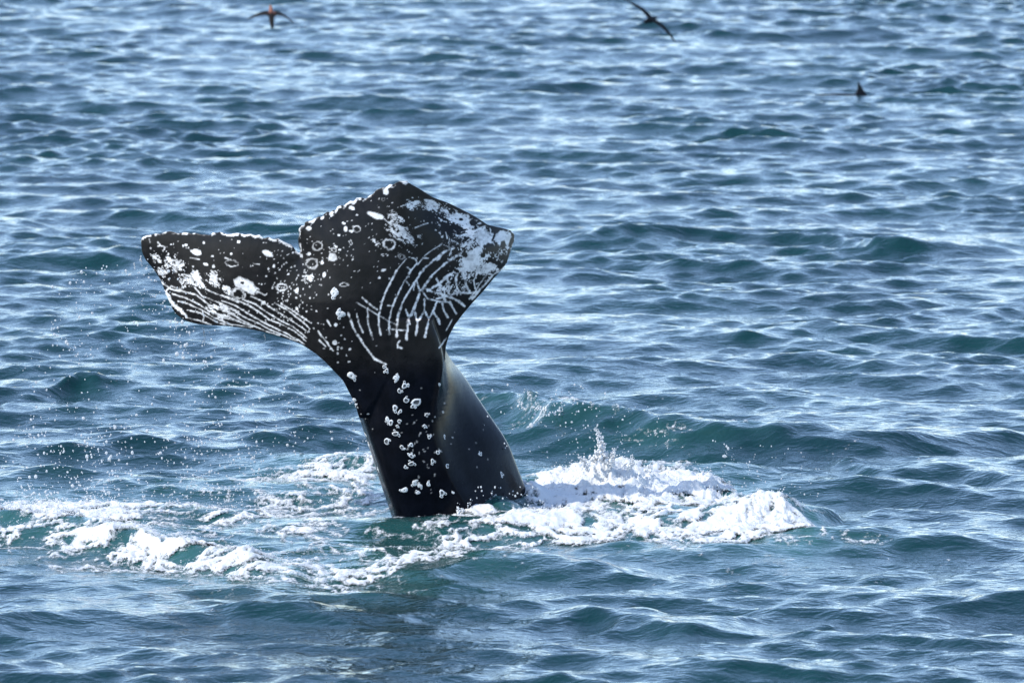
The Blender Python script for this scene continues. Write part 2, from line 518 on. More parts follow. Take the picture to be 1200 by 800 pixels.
for row, (xl, xr, xb, dr, db) in zip(rows, smooth_rows(rows)):
    zref = at(450, row, Y0).z
    sc = Y0 / cp / FPX
    L = (xl - 600) * .00998; Rr = (xr - 600) * .00998; B = (xb - 600) * .00998 * (1 + db / 115)
    wsec = Rr - L
    low = np.clip((row - 440) / 120, 0, 1)
    pts = [(L + .0 * wsec, .34 + .1 * low), (L + .025 * wsec, .14), (L + .12 * wsec, -.08), (L + .45 * wsec, dr - .06), (L + .80 * wsec, dr - .05),
           (Rr - .02 - .09 * low, dr - .03 * low), (Rr + .015 + .05 * low, dr + .10 + .07 * low)]
    # the flank runs back from the ridge to the far edge, a little hollow near the ridge
    for t, bulge in ((.30, .02 + .05 * low), (.6, .06 + .03 * low), (.88, .05)):
        pts.append((Rr + (B - Rr) * (t + bulge * .8), dr + .12 + (db - dr - .12) * (t - bulge * .6)))
    pts += [(B, db + .04), (B - .05 - .1 * (B - Rr), db + .22), (B - .35 * (B - L), db + .34), (L + .35 * (B - L), .5 * db + .55), (L + .10 * (B - L), .62)]
    c = catmull_closed(pts, 6)
    rings.append([bm.verts.new((x, Y0 + y, zref - y * .0)) for x, y in c])
for a, b in zip(rings, rings[1:]):
    n = len(a)
    for i in range(n):
        bm.faces.new([a[i], b[i], b[(i + 1) % n], a[(i + 1) % n]])
bm.faces.new(rings[0]); bm.faces.new(list(reversed(rings[-1])))
bmesh.ops.recalc_face_normals(bm, faces=bm.faces)
raw = bpy.data.meshes.new('whale_raw'); bm.to_mesh(raw); bm.free()
tmp = bpy.data.objects.new('whale_raw', raw); COL.objects.link(tmp)
rm = tmp.modifiers.new('r', 'REMESH'); rm.mode = 'VOXEL'; rm.voxel_size = .0104; rm.use_smooth_shade = True
smo = tmp.modifiers.new('s', 'SMOOTH'); smo.factor = .5; smo.iterations = 2
dg = bpy.context.evaluated_depsgraph_get()
whale_me = bpy.data.meshes.new_from_object(tmp.evaluated_get(dg))
bpy.data.objects.remove(tmp); bpy.data.meshes.remove(raw)
whale_me.name = 'humpback_whale'

# scars and white pigment of the underside, plus painted rim light, one value per vertex
nv = len(whale_me.vertices)
V = np.empty(nv * 3, np.float32); whale_me.vertices.foreach_get('co', V); V = V.reshape(-1, 3)
Nn = np.empty(nv * 3, np.float32); whale_me.vertices.foreach_get('normal', Nn); Nn = Nn.reshape(-1, 3)
vpx, vpy = pix(V[:, 0].astype(float), V[:, 1].astype(float), V[:, 2].astype(float))
P = np.stack([vpx, vpy], 1)
front = Nn[:, 1] < .15
white = np.zeros(nv, np.float32)
wob = np.stack([fbm(vpx / 9, vpy / 9, 3), fbm(vpx / 9 + 50, vpy / 9 + 20, 3)], 1) * 1.1
Pw = P + wob
ZA, ZB, ZC, ZD, ZE, ZF, ZG = ((160, 260), 5.714), ((260, 270), 5.333), ((340, 205), 6.157), ((460, 205), 5.714), ((400, 300), 6.154), ((480, 280), 5.714), ((390, 400), 6.667)
rough_n = fbm(vpx / 2.6, vpy / 2.6, 2)
var_n = fbm(vpx / 11 + 31, vpy / 11 + 7, 2)
LINES = []
break_n = fbm(vpx / 4.5 + 11, vpy / 4.5 + 61, 3)
def L_(z, wd, *pts):
    LINES.append(([(z[0][0] + x / z[1], z[0][1] + y / z[1]) for x, y in pts], wd / z[1]))
# right lobe: rake marks
L_(ZE, 15, (745, -30), (700, 5), (590, 95), (540, 170), (490, 250), (440, 340), (405, 440), (400, 580))
L_(ZE, 13, (545, 50), (500, 110), (450, 190), (400, 290), (365, 370), (345, 450), (345, 560))
L_(ZE, 6, (470, 20), (430, 65), (400, 105))
L_(ZE, 12, (400, 105), (360, 180), (320, 260), (285, 360), (268, 440), (270, 510), (285, 570))
L_(ZE, 15, (860, -15), (830, 0), (740, 60), (660, 130), (610, 200), (565, 260), (540, 330), (520, 390), (480, 460), (470, 600))
L_(ZE, 10, (465, 385), (485, 450), (495, 490))
L_(ZE, 14, (520, 380), (550, 470), (540, 570)); L_(ZE, 12, (600, 310), (600, 390), (560, 460))
L_(ZE, 14, (600, 390), (630, 450), (605, 580)); L_(ZE, 12, (690, 330), (660, 400), (630, 450))
L_(ZE, 14, (660, 400), (690, 440), (710, 490)); L_(ZE, 13, (730, 340), (740, 390), (770, 440)); L_(ZE, 12, (780, 330), (810, 390), (830, 415))
L_(ZE, 11, (190, 375), (188, 450), (205, 530), (230, 600)); L_(ZE, 11, (110, 415), (125, 480), (155, 550))
L_(ZE, 14, (50, 410), (85, 520), (150, 620), (240, 740), (320, 780)); L_(ZE, 10, (150, 300), (200, 345), (260, 385))
L_(ZE, 5, (110, 335), (180, 375), (260, 420), (340, 470), (395, 495)); L_(ZE, 7, (365, 525), (430, 535), (470, 535)); L_(ZE, 9, (335, 358), (370, 358))
L_(ZE, 11, (420, 615), (402, 635), (405, 660), (435, 665)); L_(ZE, 7, (800, 455), (755, 535)); L_(ZE, 8, (760, 590), (705, 660))
L_(ZE, 10, (490, 10), (530, 20), (550, 60)); L_(ZE, 8, (550, 60), (590, 15), (630, 15)); L_(ZE, 8, (470, 80), (500, 100)); L_(ZE, 9, (465, 180), (490, 210)); L_(ZE, 10, (540, 170), (560, 235)); L_(ZE, 9, (530, 200), (520, 245))
L_(ZF, 16, (120, 345), (200, 300), (250, 250), (330, 200), (420, 190)); L_(ZF, 12, (60, 350), (100, 330), (150, 350), (220, 370), (300, 400), (360, 440))
L_(ZF, 10, (180, 400), (260, 380), (330, 360), (420, 360), (460, 350)); L_(ZF, 12, (180, 265), (200, 300), (215, 370), (240, 410)); L_(ZF, 12, (250, 250), (265, 310), (260, 360), (290, 400))
L_(ZF, 13, (330, 200), (310, 260), (320, 330), (340, 370)); L_(ZF, 13, (400, 180), (370, 260), (380, 310), (400, 350)); L_(ZF, 11, (460, 210), (430, 280), (440, 330))
L_(ZF, 10, (520, 230), (470, 300), (440, 350), (400, 400)); L_(ZF, 15, (640, 190), (560, 240), (480, 330), (420, 400)); L_(ZF, 11, (270, 420), (290, 460), (315, 500)); L_(ZF, 11, (330, 410), (370, 450))
L_(ZF, 10, (560, 240), (520, 230), (460, 210), (400, 180)); L_(ZF, 12, (620, 150), (560, 190), (500, 200), (440, 200)); L_(ZF, 8, (80, 345), (120, 400), (200, 420), (270, 420))
L_(ZD, 5, (235, 322), (150, 355)); L_(ZD, 6, (380, 425), (375, 490)); L_(ZD, 6, (355, 385), (365, 425)); L_(ZD, 12, (410, 490), (340, 520), (300, 570)); L_(ZD, 5, (330, 460), (270, 500), (215, 540))
L_(ZD, 9, (545, 330), (620, 315)); L_(ZD, 9, (430, 410), (520, 390), (600, 350), (640, 335))
# left lobe: the fan of lines towards the root
L_(ZB, 12, (370, 455), (440, 500), (500, 540), (560, 578)); L_(ZB, 12, (330, 455), (400, 490), (470, 545), (530, 590), (548, 615)); L_(ZB, 9, (548, 615), (535, 640))
L_(ZB, 10, (180, 410), (250, 440), (300, 480), (380, 530), (460, 580), (540, 635)); L_(ZB, 10, (130, 430), (210, 460), (280, 510), (360, 560), (440, 600), (530, 670))
L_(ZB, 11, (0, 405), (80, 430), (160, 465), (230, 505), (300, 560), (380, 590), (450, 625), (525, 690)); L_(ZB, 11, (0, 440), (90, 470), (170, 520), (250, 570), (330, 610), (420, 650), (515, 710))
L_(ZB, 10, (0, 475), (80, 500), (150, 545), (230, 580), (300, 620), (390, 655), (470, 690)); L_(ZB, 10, (0, 500), (60, 520), (140, 570), (210, 600), (300, 640), (360, 655))
L_(ZB, 9, (0, 545), (80, 560), (150, 585), (190, 600)); L_(ZB, 7, (0, 580), (90, 590), (180, 605)); L_(ZB, 9, (220, 380), (270, 405)); L_(ZB, 6, (195, 205), (235, 212))
L_(ZB, 8, (600, 630), (650, 690), (695, 750)); L_(ZB, 8, (610, 685), (645, 722)); L_(ZB, 8, (660, 560), (680, 595))
L_(ZA, 10, (460, 450), (560, 490), (686, 540)); L_(ZA, 10, (390, 440), (440, 500), (530, 530), (620, 570), (686, 600)); L_(ZA, 12, (270, 450), (330, 470), (400, 490), (480, 550), (570, 590), (686, 640))
L_(ZA, 12, (240, 480), (330, 510), (430, 560), (520, 610), (620, 640), (686, 660)); L_(ZA, 12, (280, 530), (350, 550), (440, 590), (540, 650), (640, 690)); L_(ZA, 12, (340, 590), (430, 610), (520, 660), (600, 695)); L_(ZA, 12, (330, 640), (420, 660), (500, 690))
L_(ZA, 34, (200, 480), (235, 540), (290, 590), (330, 630)); L_(ZA, 15, (120, 340), (160, 400), (230, 450), (330, 470)); L_(ZA, 14, (190, 470), (230, 430), (300, 450)); L_(ZA, 9, (140, 135), (160, 160), (205, 165)); L_(ZA, 9, (85, 115), (90, 135))
L_(ZA, 12, (320, 350), (370, 370), (420, 420), (460, 440)); L_(ZA, 12, (440, 590), (450, 640), (440, 670)); L_(ZA, 8, (360, 240), (420, 252)); L_(ZA, 9, (590, 240), (630, 250)); L_(ZA, 6, (590, 270), (630, 300), (680, 290))
for pts, wd in LINES:
    pts = np.array(pts)
    lo, hi = pts.min(0) - 5, pts.max(0) + 5
    s = np.where(front & (P > lo).all(1) & (P < hi).all(1))[0]
    if len(s) == 0: continue
    d = seg_dist(Pw[s] * .5 + P[s] * .5, pts, False)
    hw = wd * (.45 if pts[:, 0].mean() > 375 else .30) * (1 + .7 * rough_n[s] + .5 * var_n[s])
    white[s] = np.maximum(white[s], (1 - sstep(hw - .5, hw + .6, d)) * (.25 + .75 * sstep(-.6, -.1, break_n[s])))
def ell(z, cx, cy, rx, ry, rot=0, val=1.0, ring=0.0):
    cx, cy, rx, ry = z[0][0] + cx / z[1], z[0][1] + cy / z[1], rx / z[1], ry / z[1]
    s = np.where(front & (np.abs(vpx - cx) < max(rx, ry) + 5) & (np.abs(vpy - cy) < max(rx, ry) + 5))[0]
    a = R(rot); q_ = Pw[s]
    u = (q_[:, 0] - cx) * math.cos(a) + (q_[:, 1] - cy) * math.sin(a); v = -(q_[:, 0] - cx) * math.sin(a) + (q_[:, 1] - cy) * math.cos(a)
    e = np.hypot(u / rx, v / ry) + .25 * rough_n[s]
    if ring:
        f = (1 - sstep(ring * .55, ring * .55 + .16, np.abs(e - .9))) * (.6 + .6 * var_n[s])
    else:
        f = 1 - sstep(.85, 1.1, e)
    if val > 0: white[s] = np.maximum(white[s], f * val)
    else: white[s] = white[s] * (1 - f)
def mottle(z, cx, cy, rx, ry, rot, dens_, sc=3.0, srot=30, asp=2.2):
    cx, cy, rx, ry = z[0][0] + cx / z[1], z[0][1] + cy / z[1], rx / z[1], ry / z[1]
    mr = max(rx, ry) * 1.3 + 3
    s = np.where(front & (np.abs(vpx - cx) < mr) & (np.abs(vpy - cy) < mr))[0]
    a = R(rot); u = (vpx[s] - cx) * math.cos(a) + (vpy[s] - cy) * math.sin(a); v = -(vpx[s] - cx) * math.sin(a) + (vpy[s] - cy) * math.cos(a)
    e = np.hypot(u / rx, v / ry)
    b = R(srot); p_ = vpx[s] * math.cos(b) + vpy[s] * math.sin(b); q_ = -vpx[s] * math.sin(b) + vpy[s] * math.cos(b)
    n_ = .75 * fbm(p_ / (sc * asp), q_ / sc, 3, .6) + .55 * fbm(p_ / (sc * asp * .35) + 9, q_ / (sc * .4), 2) + dens_ - 1.0 * sstep(.35, 1.15, e)
    white[s] = np.maximum(white[s], sstep(-.06, .22, n_))
mottle(ZA, 255, 290, 115, 70, 35, 0.22, 2.6, 40); mottle(ZA, 130, 240, 70, 40, 50, 0.06, 2.2, 35); mottle(ZA, 400, 370, 75, 70, 45, 0.26, 3.4, 45); mottle(ZA, 330, 400, 80, 60, 30, 0.10, 2.4, 30)
mottle(ZA, 520, 380, 90, 60, 40, 0.06, 3.0, 40); mottle(ZA, 180, 330, 60, 60, 50, 0.12, 2.2, 45); mottle(ZA, 560, 600, 160, 80, 20, 0.06, 2.2, 22, 4)
ell(ZA, 400, 205, 38, 20, 15); mottle(ZA, 515, 385, 30, 48, -20, .3, 2.6, 45); mottle(ZA, 610, 455, 50, 36, 40, .3, 2.4, 40); ell(ZA, 330, 155, 11, 10); ell(ZA, 450, 142, 9, 8); ell(ZA, 465, 283, 20, 10, 15); ell(ZA, 515, 298, 9, 12); mottle(ZA, 428, 420, 45, 36, 40, .25, 2.4, 40); ell(ZA, 508, 230, 10, 7); ell(ZA, 630, 213, 10, 8)
ell(ZB, 287, 143, 34, 18, 30); ell(ZB, 105, 71, 10, 9); ell(ZB, 150, 345, 80, 38, 28); ell(ZB, 130, 325, 16, 10, 20, -1); ell(ZB, 115, 370, 20, 10, 30, -1);  ell(ZB, 100, 395, 42, 30, 15, -1); ell(ZB, 100, 395, 44, 32, 15, 1, .16)
ell(ZB, 375, 355, 34, 26, 0, 1, .2); ell(ZB, 60, 205, 42, 25, 10, .6, .1); ell(ZB, 598, 100, 32, 29, 0, 1, .12); ell(ZB, 560, 205, 40, 34, 0, .9, .13); ell(ZB, 690, 168, 30, 23, 20); ell(ZB, 640, 275, 11, 15); ell(ZB, 545, 145, 12, 10); ell(ZB, 710, 590, 11, 12); ell(ZB, 705, 700, 17, 14, 30); ell(ZB, 630, 205, 12, 10); ell(ZB, 325, 225, 9, 12); ell(ZB, 470, 375, 12, 16); ell(ZB, 260, 450, 14, 12); ell(ZB, 470, 487, 11, 9)
ell(ZC, 135, 385, 22, 20); ell(ZC, 445, 240, 26, 14, 25); ell(ZC, 620, 295, 62, 20, 18); ell(ZC, 690, 122, 20, 26); ell(ZC, 480, 390, 30, 25, 20, 1, .17); ell(ZC, 440, 408, 15, 10); ell(ZC, 720, 502, 46, 40, 20, 1, .15); ell(ZC, 750, 278, 25, 14, 10, 1, .2); ell(ZC, 390, 350, 16, 10); ell(ZC, 402, 392, 14, 24); ell(ZC, 675, 688, 20, 11, -15); ell(ZC, 643, 740, 10, 9); ell(ZC, 590, 350, 6, 6); ell(ZC, 805, 590, 24, 18, 20, 1, .25); ell(ZC, 450, 610, 7, 6); ell(ZC, 440, 485, 10, 18, -20, 1, .25); ell(ZC, 385, 790, 32, 14, 0, .8, .18); ell(ZC, 680, 578, 24, 9, 10, 1, .3)
ell(ZC, 300, 290, 10, 14); ell(ZC, 670, 178, 14, 12, 0, .7, .2); ell(ZC, 485, 290, 8, 6); ell(ZC, 350, 435, 8, 9); ell(ZC, 330, 515, 14, 8, 30); ell(ZC, 318, 545, 20, 14, 30, .9, .3); ell(ZC, 355, 540, 10, 9)
mottle(ZC, 620, 490, 60, 30, 30, .05, 2.6, 30); mottle(ZC, 300, 530, 50, 40, 0, -.05, 2.4, 20); mottle(ZC, 130, 740, 70, 60, 0, .05, 2.2, 20)
mottle(ZD, 40, 380, 120, 70, 35, 0.34, 3.0, 35, 2.6); mottle(ZD, 100, 420, 80, 40, 40, 0.26, 2.6, 40, 3); mottle(ZD, 30, 290, 90, 40, 20, 0.16, 2.4, 20, 2.5); mottle(ZD, 150, 200, 110, 45, 5, 0.22, 2.4, 8, 3); mottle(ZD, 250, 200, 100, 60, 25, 0.17, 2.4, 30, 2.5); mottle(ZD, 330, 230, 90, 45, 35, 0.18, 2.6, 30, 2)
mottle(ZD, 470, 310, 130, 50, 32, 0.58, 3.2, 30, 2.5); mottle(ZD, 560, 400, 110, 55, -8, 0.56, 3.4, -15, 2.6); mottle(ZD, 620, 430, 70, 80, 0, 0.66, 4.0, 60, 2); mottle(ZD, 740, 420, 80, 70, 10, 0.66, 4.0, 10, 1.6); mottle(ZD, 540, 560, 120, 80, -30, 0.66, 3.2, -40, 1.8); mottle(ZD, 480, 620, 90, 60, -45, 0.38, 2.8, -45, 2); mottle(ZD, 640, 620, 110, 50, -30, 0.37, 2.4, -32, 3); mottle(ZD, 500, 470, 60, 35, -20, 0.24, 3, -20); mottle(ZD, 390, 290, 60, 40, 30, 0.22, 2.6, 30)
for cx, cy, rx, ry in ((540, 320, 22, 24), (690, 365, 34, 24), (650, 490, 42, 30), (740, 470, 20, 30), (795, 450, 12, 40), (605, 535, 16, 18), (680, 410, 8, 40), (480, 535, 24, 20), (500, 660, 22, 12), (430, 640, 22, 12), (620, 510, 20, 14), (700, 590, 50, 16), (460, 300, 16, 10), (410, 240, 18, 8), (340, 200, 10, 12)):
    ell(ZD, cx, cy, rx, ry, 20, -1)
mottle(ZF, 230, 335, 110, 55, -35, .10, 2.6, -45, 1.5); mottle(ZF, 400, 225, 100, 60, -40, .20, 3.0, -45, 1.6); mottle(ZF, 330, 330, 80, 60, -40, .05, 2.6, -60, 1.5)
# dark rim of the right lobe's trailing margin
rimd = seg_dist(P, OUT[(OUT[:, 1] < 270) & (OUT[:, 0] > 480)], False)
white *= sstep(1.5, 4.0, rimd + .8 * rough_n)
# small scattered spots
def spots(n, cx, cy, sx, sy, r0, r1, val=1.0):
    for _ in range(n):
        ell(((0, 0), 1.0), rng.normal(cx, sx), rng.normal(cy, sy), rng.uniform(r0, r1), rng.uniform(r0, r1), 0, rng.uniform(.5, 1) * val)
spots(120, 335, 340, 22, 24, .5, 1.25, .9); spots(50, 350, 365, 25, 20, .5, 1.1, .9); spots(70, 380, 300, 30, 30, .4, .9, .8); spots(40, 300, 300, 50, 18, .4, .9, .7); spots(50, 500, 265, 40, 30, .5, 1.1, .8); spots(60, 420, 310, 45, 45, .4, .9, .7); spots(25, 200, 300, 14, 12, .6, 1.3)
spots(45, 500, 520, 16, 28, .5, 1.6, .5); spots(6, 560, 510, 22, 26, .6, 1.6, .25); spots(18, 425, 505, 5, 30, .7, 1.6, .9); spots(14, 396, 410, 10, 16, .8, 1.6, .9)
# sun and sky rim light on the trailing edges, painted in as white
ted = seg_dist(P, OUT[:68], False)
up = (Nn[:, 2] > .25) | (ted < 2.2)
white = np.where(up & (ted < 3.2), np.maximum(white, .95 * sstep(-.05, .3, fbm(vpx / 6, vpy / 6, 2) + .25)), white)
white[vpy > 590] *= .3
white *= np.clip(.86 + .35 * fbm(vpx / 7 + 3, vpy / 7, 3) + .25 * rough_n, .3, 1)
fattr(whale_me, 'white', white)
below = sstep(410, 450, vpy)
fattr(whale_me, 'stock', below)

m = Mat('whale_skin')
v = m.mapped((1, 1, 1))
n1 = m.noise(6, 5, .6, v); n2 = m.noise(60, 4, .6, v)
dark = m.mix(m.ramp(n1, .3, .75), (.005, .0048, .005), (.013, .012, .012))
pale = m.mix(n2, (.66, .65, .63), (.86, .85, .82))
dark = m.mix(m.attr('stock'), dark, m.mix(m.ramp(n1, .35, .7), (.0026, .0032, .005), (.0045, .0055, .009)))
m.l(m.mix(m.attr('white'), dark, pale), m.p.inputs['Base Color'])
rr = m.math('SUBTRACT', m.math('ADD', m.math('MULTIPLY', n1, .18), .22), m.math('MULTIPLY', m.attr('stock'), .16))
m.l(rr, m.p.inputs['Roughness'])
m.p.inputs['IOR'].default_value = 1.35
m.l(m.math('SUBTRACT', .30, m.math('MULTIPLY', m.attr('stock'), .19)), m.p.inputs['Specular IOR Level'])
b = m.n('ShaderNodeBump'); b.inputs['Strength'].default_value = .5; b.inputs['Distance'].default_value = .012
m.l(m.math('ADD', m.math('MULTIPLY', n1, .6), m.math('MULTIPLY', n2, .18)), b.inputs['Height']); m.l(b.outputs[0], m.p.inputs['Normal'])
M_SKIN = m.m
whale_me.materials.clear()
whale_me.polygons.foreach_set('material_index', np.zeros(len(whale_me.polygons), np.int32))
whale = link('humpback_whale', whale_me, [M_SKIN], label='black whale tail raised from the sea with white scars and barnacles', category='whale')

# barnacles on the tail
M_BARN = simple_mat('barnacle_shell', (.58, .59, .58), .6, .35, 40)
M_BARNHOLE = simple_mat('barnacle_opening', (.06, .065, .07), .5, .3, 60)
def barnacle_mesh(seed, plates, fill):
    """an irregular crusty cluster: one large crater with smaller ones grown against it"""
    r = random.Random(seed)
    bm = bmesh.new()
    def crater(cx, cy, R0, N, fill):
        ph = [r.uniform(0, 6.28) for _ in range(3)]
        rr_ = [1 + .16 * math.sin(2 * 6.283 * i / N + ph[0]) + .12 * math.sin(3 * 6.283 * i / N + ph[1]) + r.uniform(-.12, .12) for i in range(N)]
        sh = [r.uniform(.7, 1.3) for _ in range(N)]
        rg = []
        for pr, pz in [(1.0, -.25), (.84, .22), (.60, .48), (.44 * fill, .44), (.24 * fill, .12)]:
            rg.append([bm.verts.new((cx + math.cos(6.283 * i / N) * pr * rr_[i] * R0, cy + math.sin(6.283 * i / N) * pr * rr_[i] * R0, pz * sh[i] * R0)) for i in range(N)])
        for k, (a, b_) in enumerate(zip(rg, rg[1:])):
            for i in range(N):
                f = bm.faces.new([a[i], a[(i + 1) % N], b_[(i + 1) % N], b_[i]])
                f.material_index = 1 if k >= 3 else 0
                f.smooth = True
        f = bm.faces.new(rg[-1]); f.material_index = 1
    crater(0, 0, .82, plates + 4, fill)
    for _ in range(r.choice((1, 2, 3))):
        a = r.uniform(0, 6.28); q_ = r.uniform(.28, .5)
        crater(math.cos(a) * (.75 + q_ * .4), math.sin(a) * (.75 + q_ * .4), q_, 7, r.uniform(.5, 1.3))
    me = bpy.data.meshes.new('barnacle'); bm.to_mesh(me); bm.free()
    me.materials.append(M_BARN); me.materials.append(M_BARNHOLE)
    return me
BM_ = [[barnacle_mesh(10 * k + q_, 6 + q_ % 2, f_ * (1 + .12 * q_)) for q_ in range(4)] for k, f_ in enumerate((1.0, .8, 1.25, .3))]
tris = []
whale_me.calc_loop_triangles()
lt = np.empty(len(whale_me.loop_triangles) * 3, np.int32); whale_me.loop_triangles.foreach_get('vertices', lt)
bvh = BVHTree.FromPolygons([tuple(p) for p in V.tolist()], lt.reshape(-1, 3).tolist())
camp = Vector((0, 0, CAM_H))
BARN = [(412, 440, 6, 3), (391, 344, 6, 3), (394, 341, 4, 3), (398, 368, 4.5, 3), (402, 367, 4, 3), (450, 430, 3.5, 1), (453, 434, 4, 0), (464, 443, 4.2, 3), (466, 441, 3, 3), (474, 452, 4.5, 0), (468, 458, 3.2, 0), (476, 469, 5, 0), (488, 471, 6, 2), (463, 478, 4.6, 1), (469, 482, 3.4, 1), (454, 491, 4, 3), (458, 495, 4.6, 1), (468, 493, 3.6, 0), (466, 499, 2.6, 0), (463.5, 508, 4.4, 2), (453, 517, 4.8, 0),
        (471, 524, 4.4, 2), (482, 521, 3.6, 1), (482, 534, 3.6, 0), (482, 543, 4.6, 2), (475, 547, 3.8, 1), (486, 566, 5, 3), (492, 569, 4.6, 3), (474, 574, 5, 3), (490, 577, 3.5, 3), (502, 567, 3.6, 3), (500, 486, 3.6, 2), (498, 499, 2.8, 0), (507, 540, 3.4, 0), (518, 577, 4, 0), (524, 546, 4.2, 0), (521, 511, 3.2, 1), (513, 530, 2.8, 0), (503, 512, 3, 0), (443, 550, 2.6, 3), (432, 521, 3, 3), (428, 509, 2.6, 3), (424, 500, 2.4, 3), (415, 468, 2.8, 3), (417, 474, 2.4, 3), (515, 450, 2.2, 3), (563, 532, 3, 0), (588, 555, 3.4, 0), (531, 577, 2.4, 3)]
for px_, py_, r_, k in BARN:
    d = Vector(ray(px_, py_)).normalized()
    loc, nor, idx, dd = bvh.ray_cast(camp, d)
    if loc is None: continue
    o = link('barnacle', random.choice(BM_[k]), (), whale)
    o.location = loc; s = r_ * PX * random.uniform(.8, 1.15)
    o.scale = (s * random.uniform(.85, 1.15), s * random.uniform(.85, 1.15), s * .38)
    o.rotation_mode = 'QUATERNION'
    o.rotation_quaternion = nor.to_track_quat('Z', 'Y') @ Euler((0, 0, random.uniform(0, 6.28))).to_quaternion()

# ------------------------------------------------------------------ spray: flying droplets and frothy splashes
def ico(sub=0):
    bm = bmesh.new(); bmesh.ops.create_icosphere(bm, subdivisions=sub + 1, radius=1)
    vs = np.array([tuple(v.co) for v in bm.verts]); fs = np.array([[v.index for v in f.verts] for f in bm.faces]); bm.free()
    return vs, fs
IV, IF = ico(0)
def blobs(name, C_, Rad, stretch, mat, **props):
    n = len(C_)
    C_ = np.asarray(C_, dtype=np.float32); Rad = np.asarray(Rad, dtype=np.float32)
    th = rng.uniform(0, 6.28, n); ca, sa = np.cos(th), np.sin(th)
    b_ = IV[None] * Rad[:, None, None]
    b_ = b_ * (1 + rng.uniform(-.18, .18, (n, len(IV), 1)))
    x = b_[..., 0] * ca[:, None] - b_[..., 1] * sa[:, None]; y = b_[..., 0] * sa[:, None] + b_[..., 1] * ca[:, None]
    z = b_[..., 2] * np.asarray(stretch)[:, None]
    co_ = np.stack([x, y, z], -1) + C_[:, None, :]
    f = (IF[None] + (np.arange(n) * len(IV))[:, None, None]).reshape(-1, 3)
    me = np_mesh(name, co_.reshape(-1, 3), f)
    return link(name, me, [mat], **props)

def sample_foam(n, minM=.9, box=None):
    w_ = np.clip(M - minM, 0, 1) * (F > .1)
    if box is not None: w_ = w_ * box
    w_ = (w_ / w_.sum()).ravel()
    i = rng.choice(w_.size, n, p=w_)
    return X0.ravel()[i], Y0_.ravel()[i], Z1.ravel()[i]

# droplets shed by the left lobe, falling to the sea
C_, Rd, St = [], [], []
def drop(px_, py_, Y, r_, st=1.0):
    p = at(px_, py_, Y)
    C_.append(tuple(p)); Rd.append(r_); St.append(st)
def drop_field(n, x0, x1, y0, y1, fx=1.0, fy=1.0, big=1.0, wgt=None):
    k = 0
    while k < n:
        a = x0 + (x1 - x0) * rng.random() ** fx; b_ = y0 + (y1 - y0) * rng.random() ** fy
        if wgt is not None and rng.random() > wgt(a, b_): continue
        r_ = (.0052 + .007 * rng.random() ** 2 + (.012 * rng.random() if rng.random() < .12 else 0)) * big
        drop(a, b_, Y0 + rng.uniform(-.7, 1.3), r_, rng.uniform(.9, 1.5)); k += 1
clump = lambda s: (lambda a, b_: float(np.clip(vnoise(np.array([a / s]), np.array([b_ / (s * 1.0)]))[0] * 2 - .5, .05, 1)))
drop_field(220, 60, 240, 310, 420, 1, .8, 1, clump(30)); drop_field(380, 25, 300, 400, 560, 1, .8, 1.0, clump(28)); drop_field(200, 150, 420, 385, 520, 1, .8, 1, clump(26)); drop_field(420, 100, 430, 500, 600, 1, .8, 1.0, clump(24)); drop_field(200, 0, 140, 500, 600, 1, .7, 1, clump(24)); drop_field(70, 150, 200, 300, 380, 1, 1, .9)
drop_field(160, 185, 280, 535, 600, 1, .7, 1.0, clump(15)); drop_field(140, 20, 120, 560, 600, 1, .5, 1.1, clump(15))
for sx0, sy0, ln in ((238, 384, 20), (239, 386, 16), (165, 300, 14), (157, 308, 10), (205, 372, 14), (310, 392, 10)):   # threads of water
    for i in range(14):
        t = rng.random(); drop(sx0 + rng.normal(0, .5) + t * 1.5, sy0 + ln * t, Y0 + .7, .005 * (1.1 - .5 * t), 2.2)
# droplets thrown up on the right
drop_field(70, 590, 780, 460, 545, 1, .7, .85, clump(16)); drop_field(80, 660, 740, 470, 550, 1, .6, .9); drop_field(160, 740, 960, 510, 590, 1, .6, .8, clump(14)); drop_field(50, 560, 700, 450, 500, 1, 1, 1.2, clump(14)); drop_field(60, 540, 640, 570, 600, 1, 1, 1.2)
blobs('water_spray', C_, Rd, St, M_DROP, kind='stuff', label='white water droplets flying around the whale tail', category='spray')

# froth: clots of foam heaped on the breaking crest, and the tongues of the splash
C_, Rd, St = [], [], []
bx = ((X0 > .1)).astype(np.float32)
x_, y_, z_ = sample_foam(3400, 1.05, bx)
for a, b_, c_ in zip(x_, y_, z_):
    C_.append((a, b_, c_ + abs(rng.normal(0, .03)))); Rd.append(rng.uniform(.003, .008)); St.append(rng.uniform(.7, 1.1))
x_, y_, z_ = sample_foam(2600, .7, (X0 < -.8).astype(np.float32))
for a, b_, c_ in zip(x_, y_, z_):
    C_.append((a, b_, c_ + abs(rng.normal(0, .035)))); Rd.append(rng.uniform(.003, .008)); St.append(rng.uniform(.7, 1.1))
def tongue(bx_, by_, tx, ty, Y, r0, n=60, bend=0.0):
    p0, p1 = at(bx_, by_, Y), at(tx, ty, Y - .05)
    for i in range(n):
        t = (i / n) ** .9
        p = p0.lerp(p1, t); p.x += bend * math.sin(t * math.pi) + rng.normal(0, .030 * (1 - .55 * t)); p.z += rng.normal(0, .02); p.y += rng.normal(0, .05)
        C_.append(tuple(p)); Rd.append(r0 * (1.15 - .9 * t) * rng.uniform(.5, 1.2)); St.append(rng.uniform(.9, 1.6))
Ys = ground(700, 560, .25)[1]
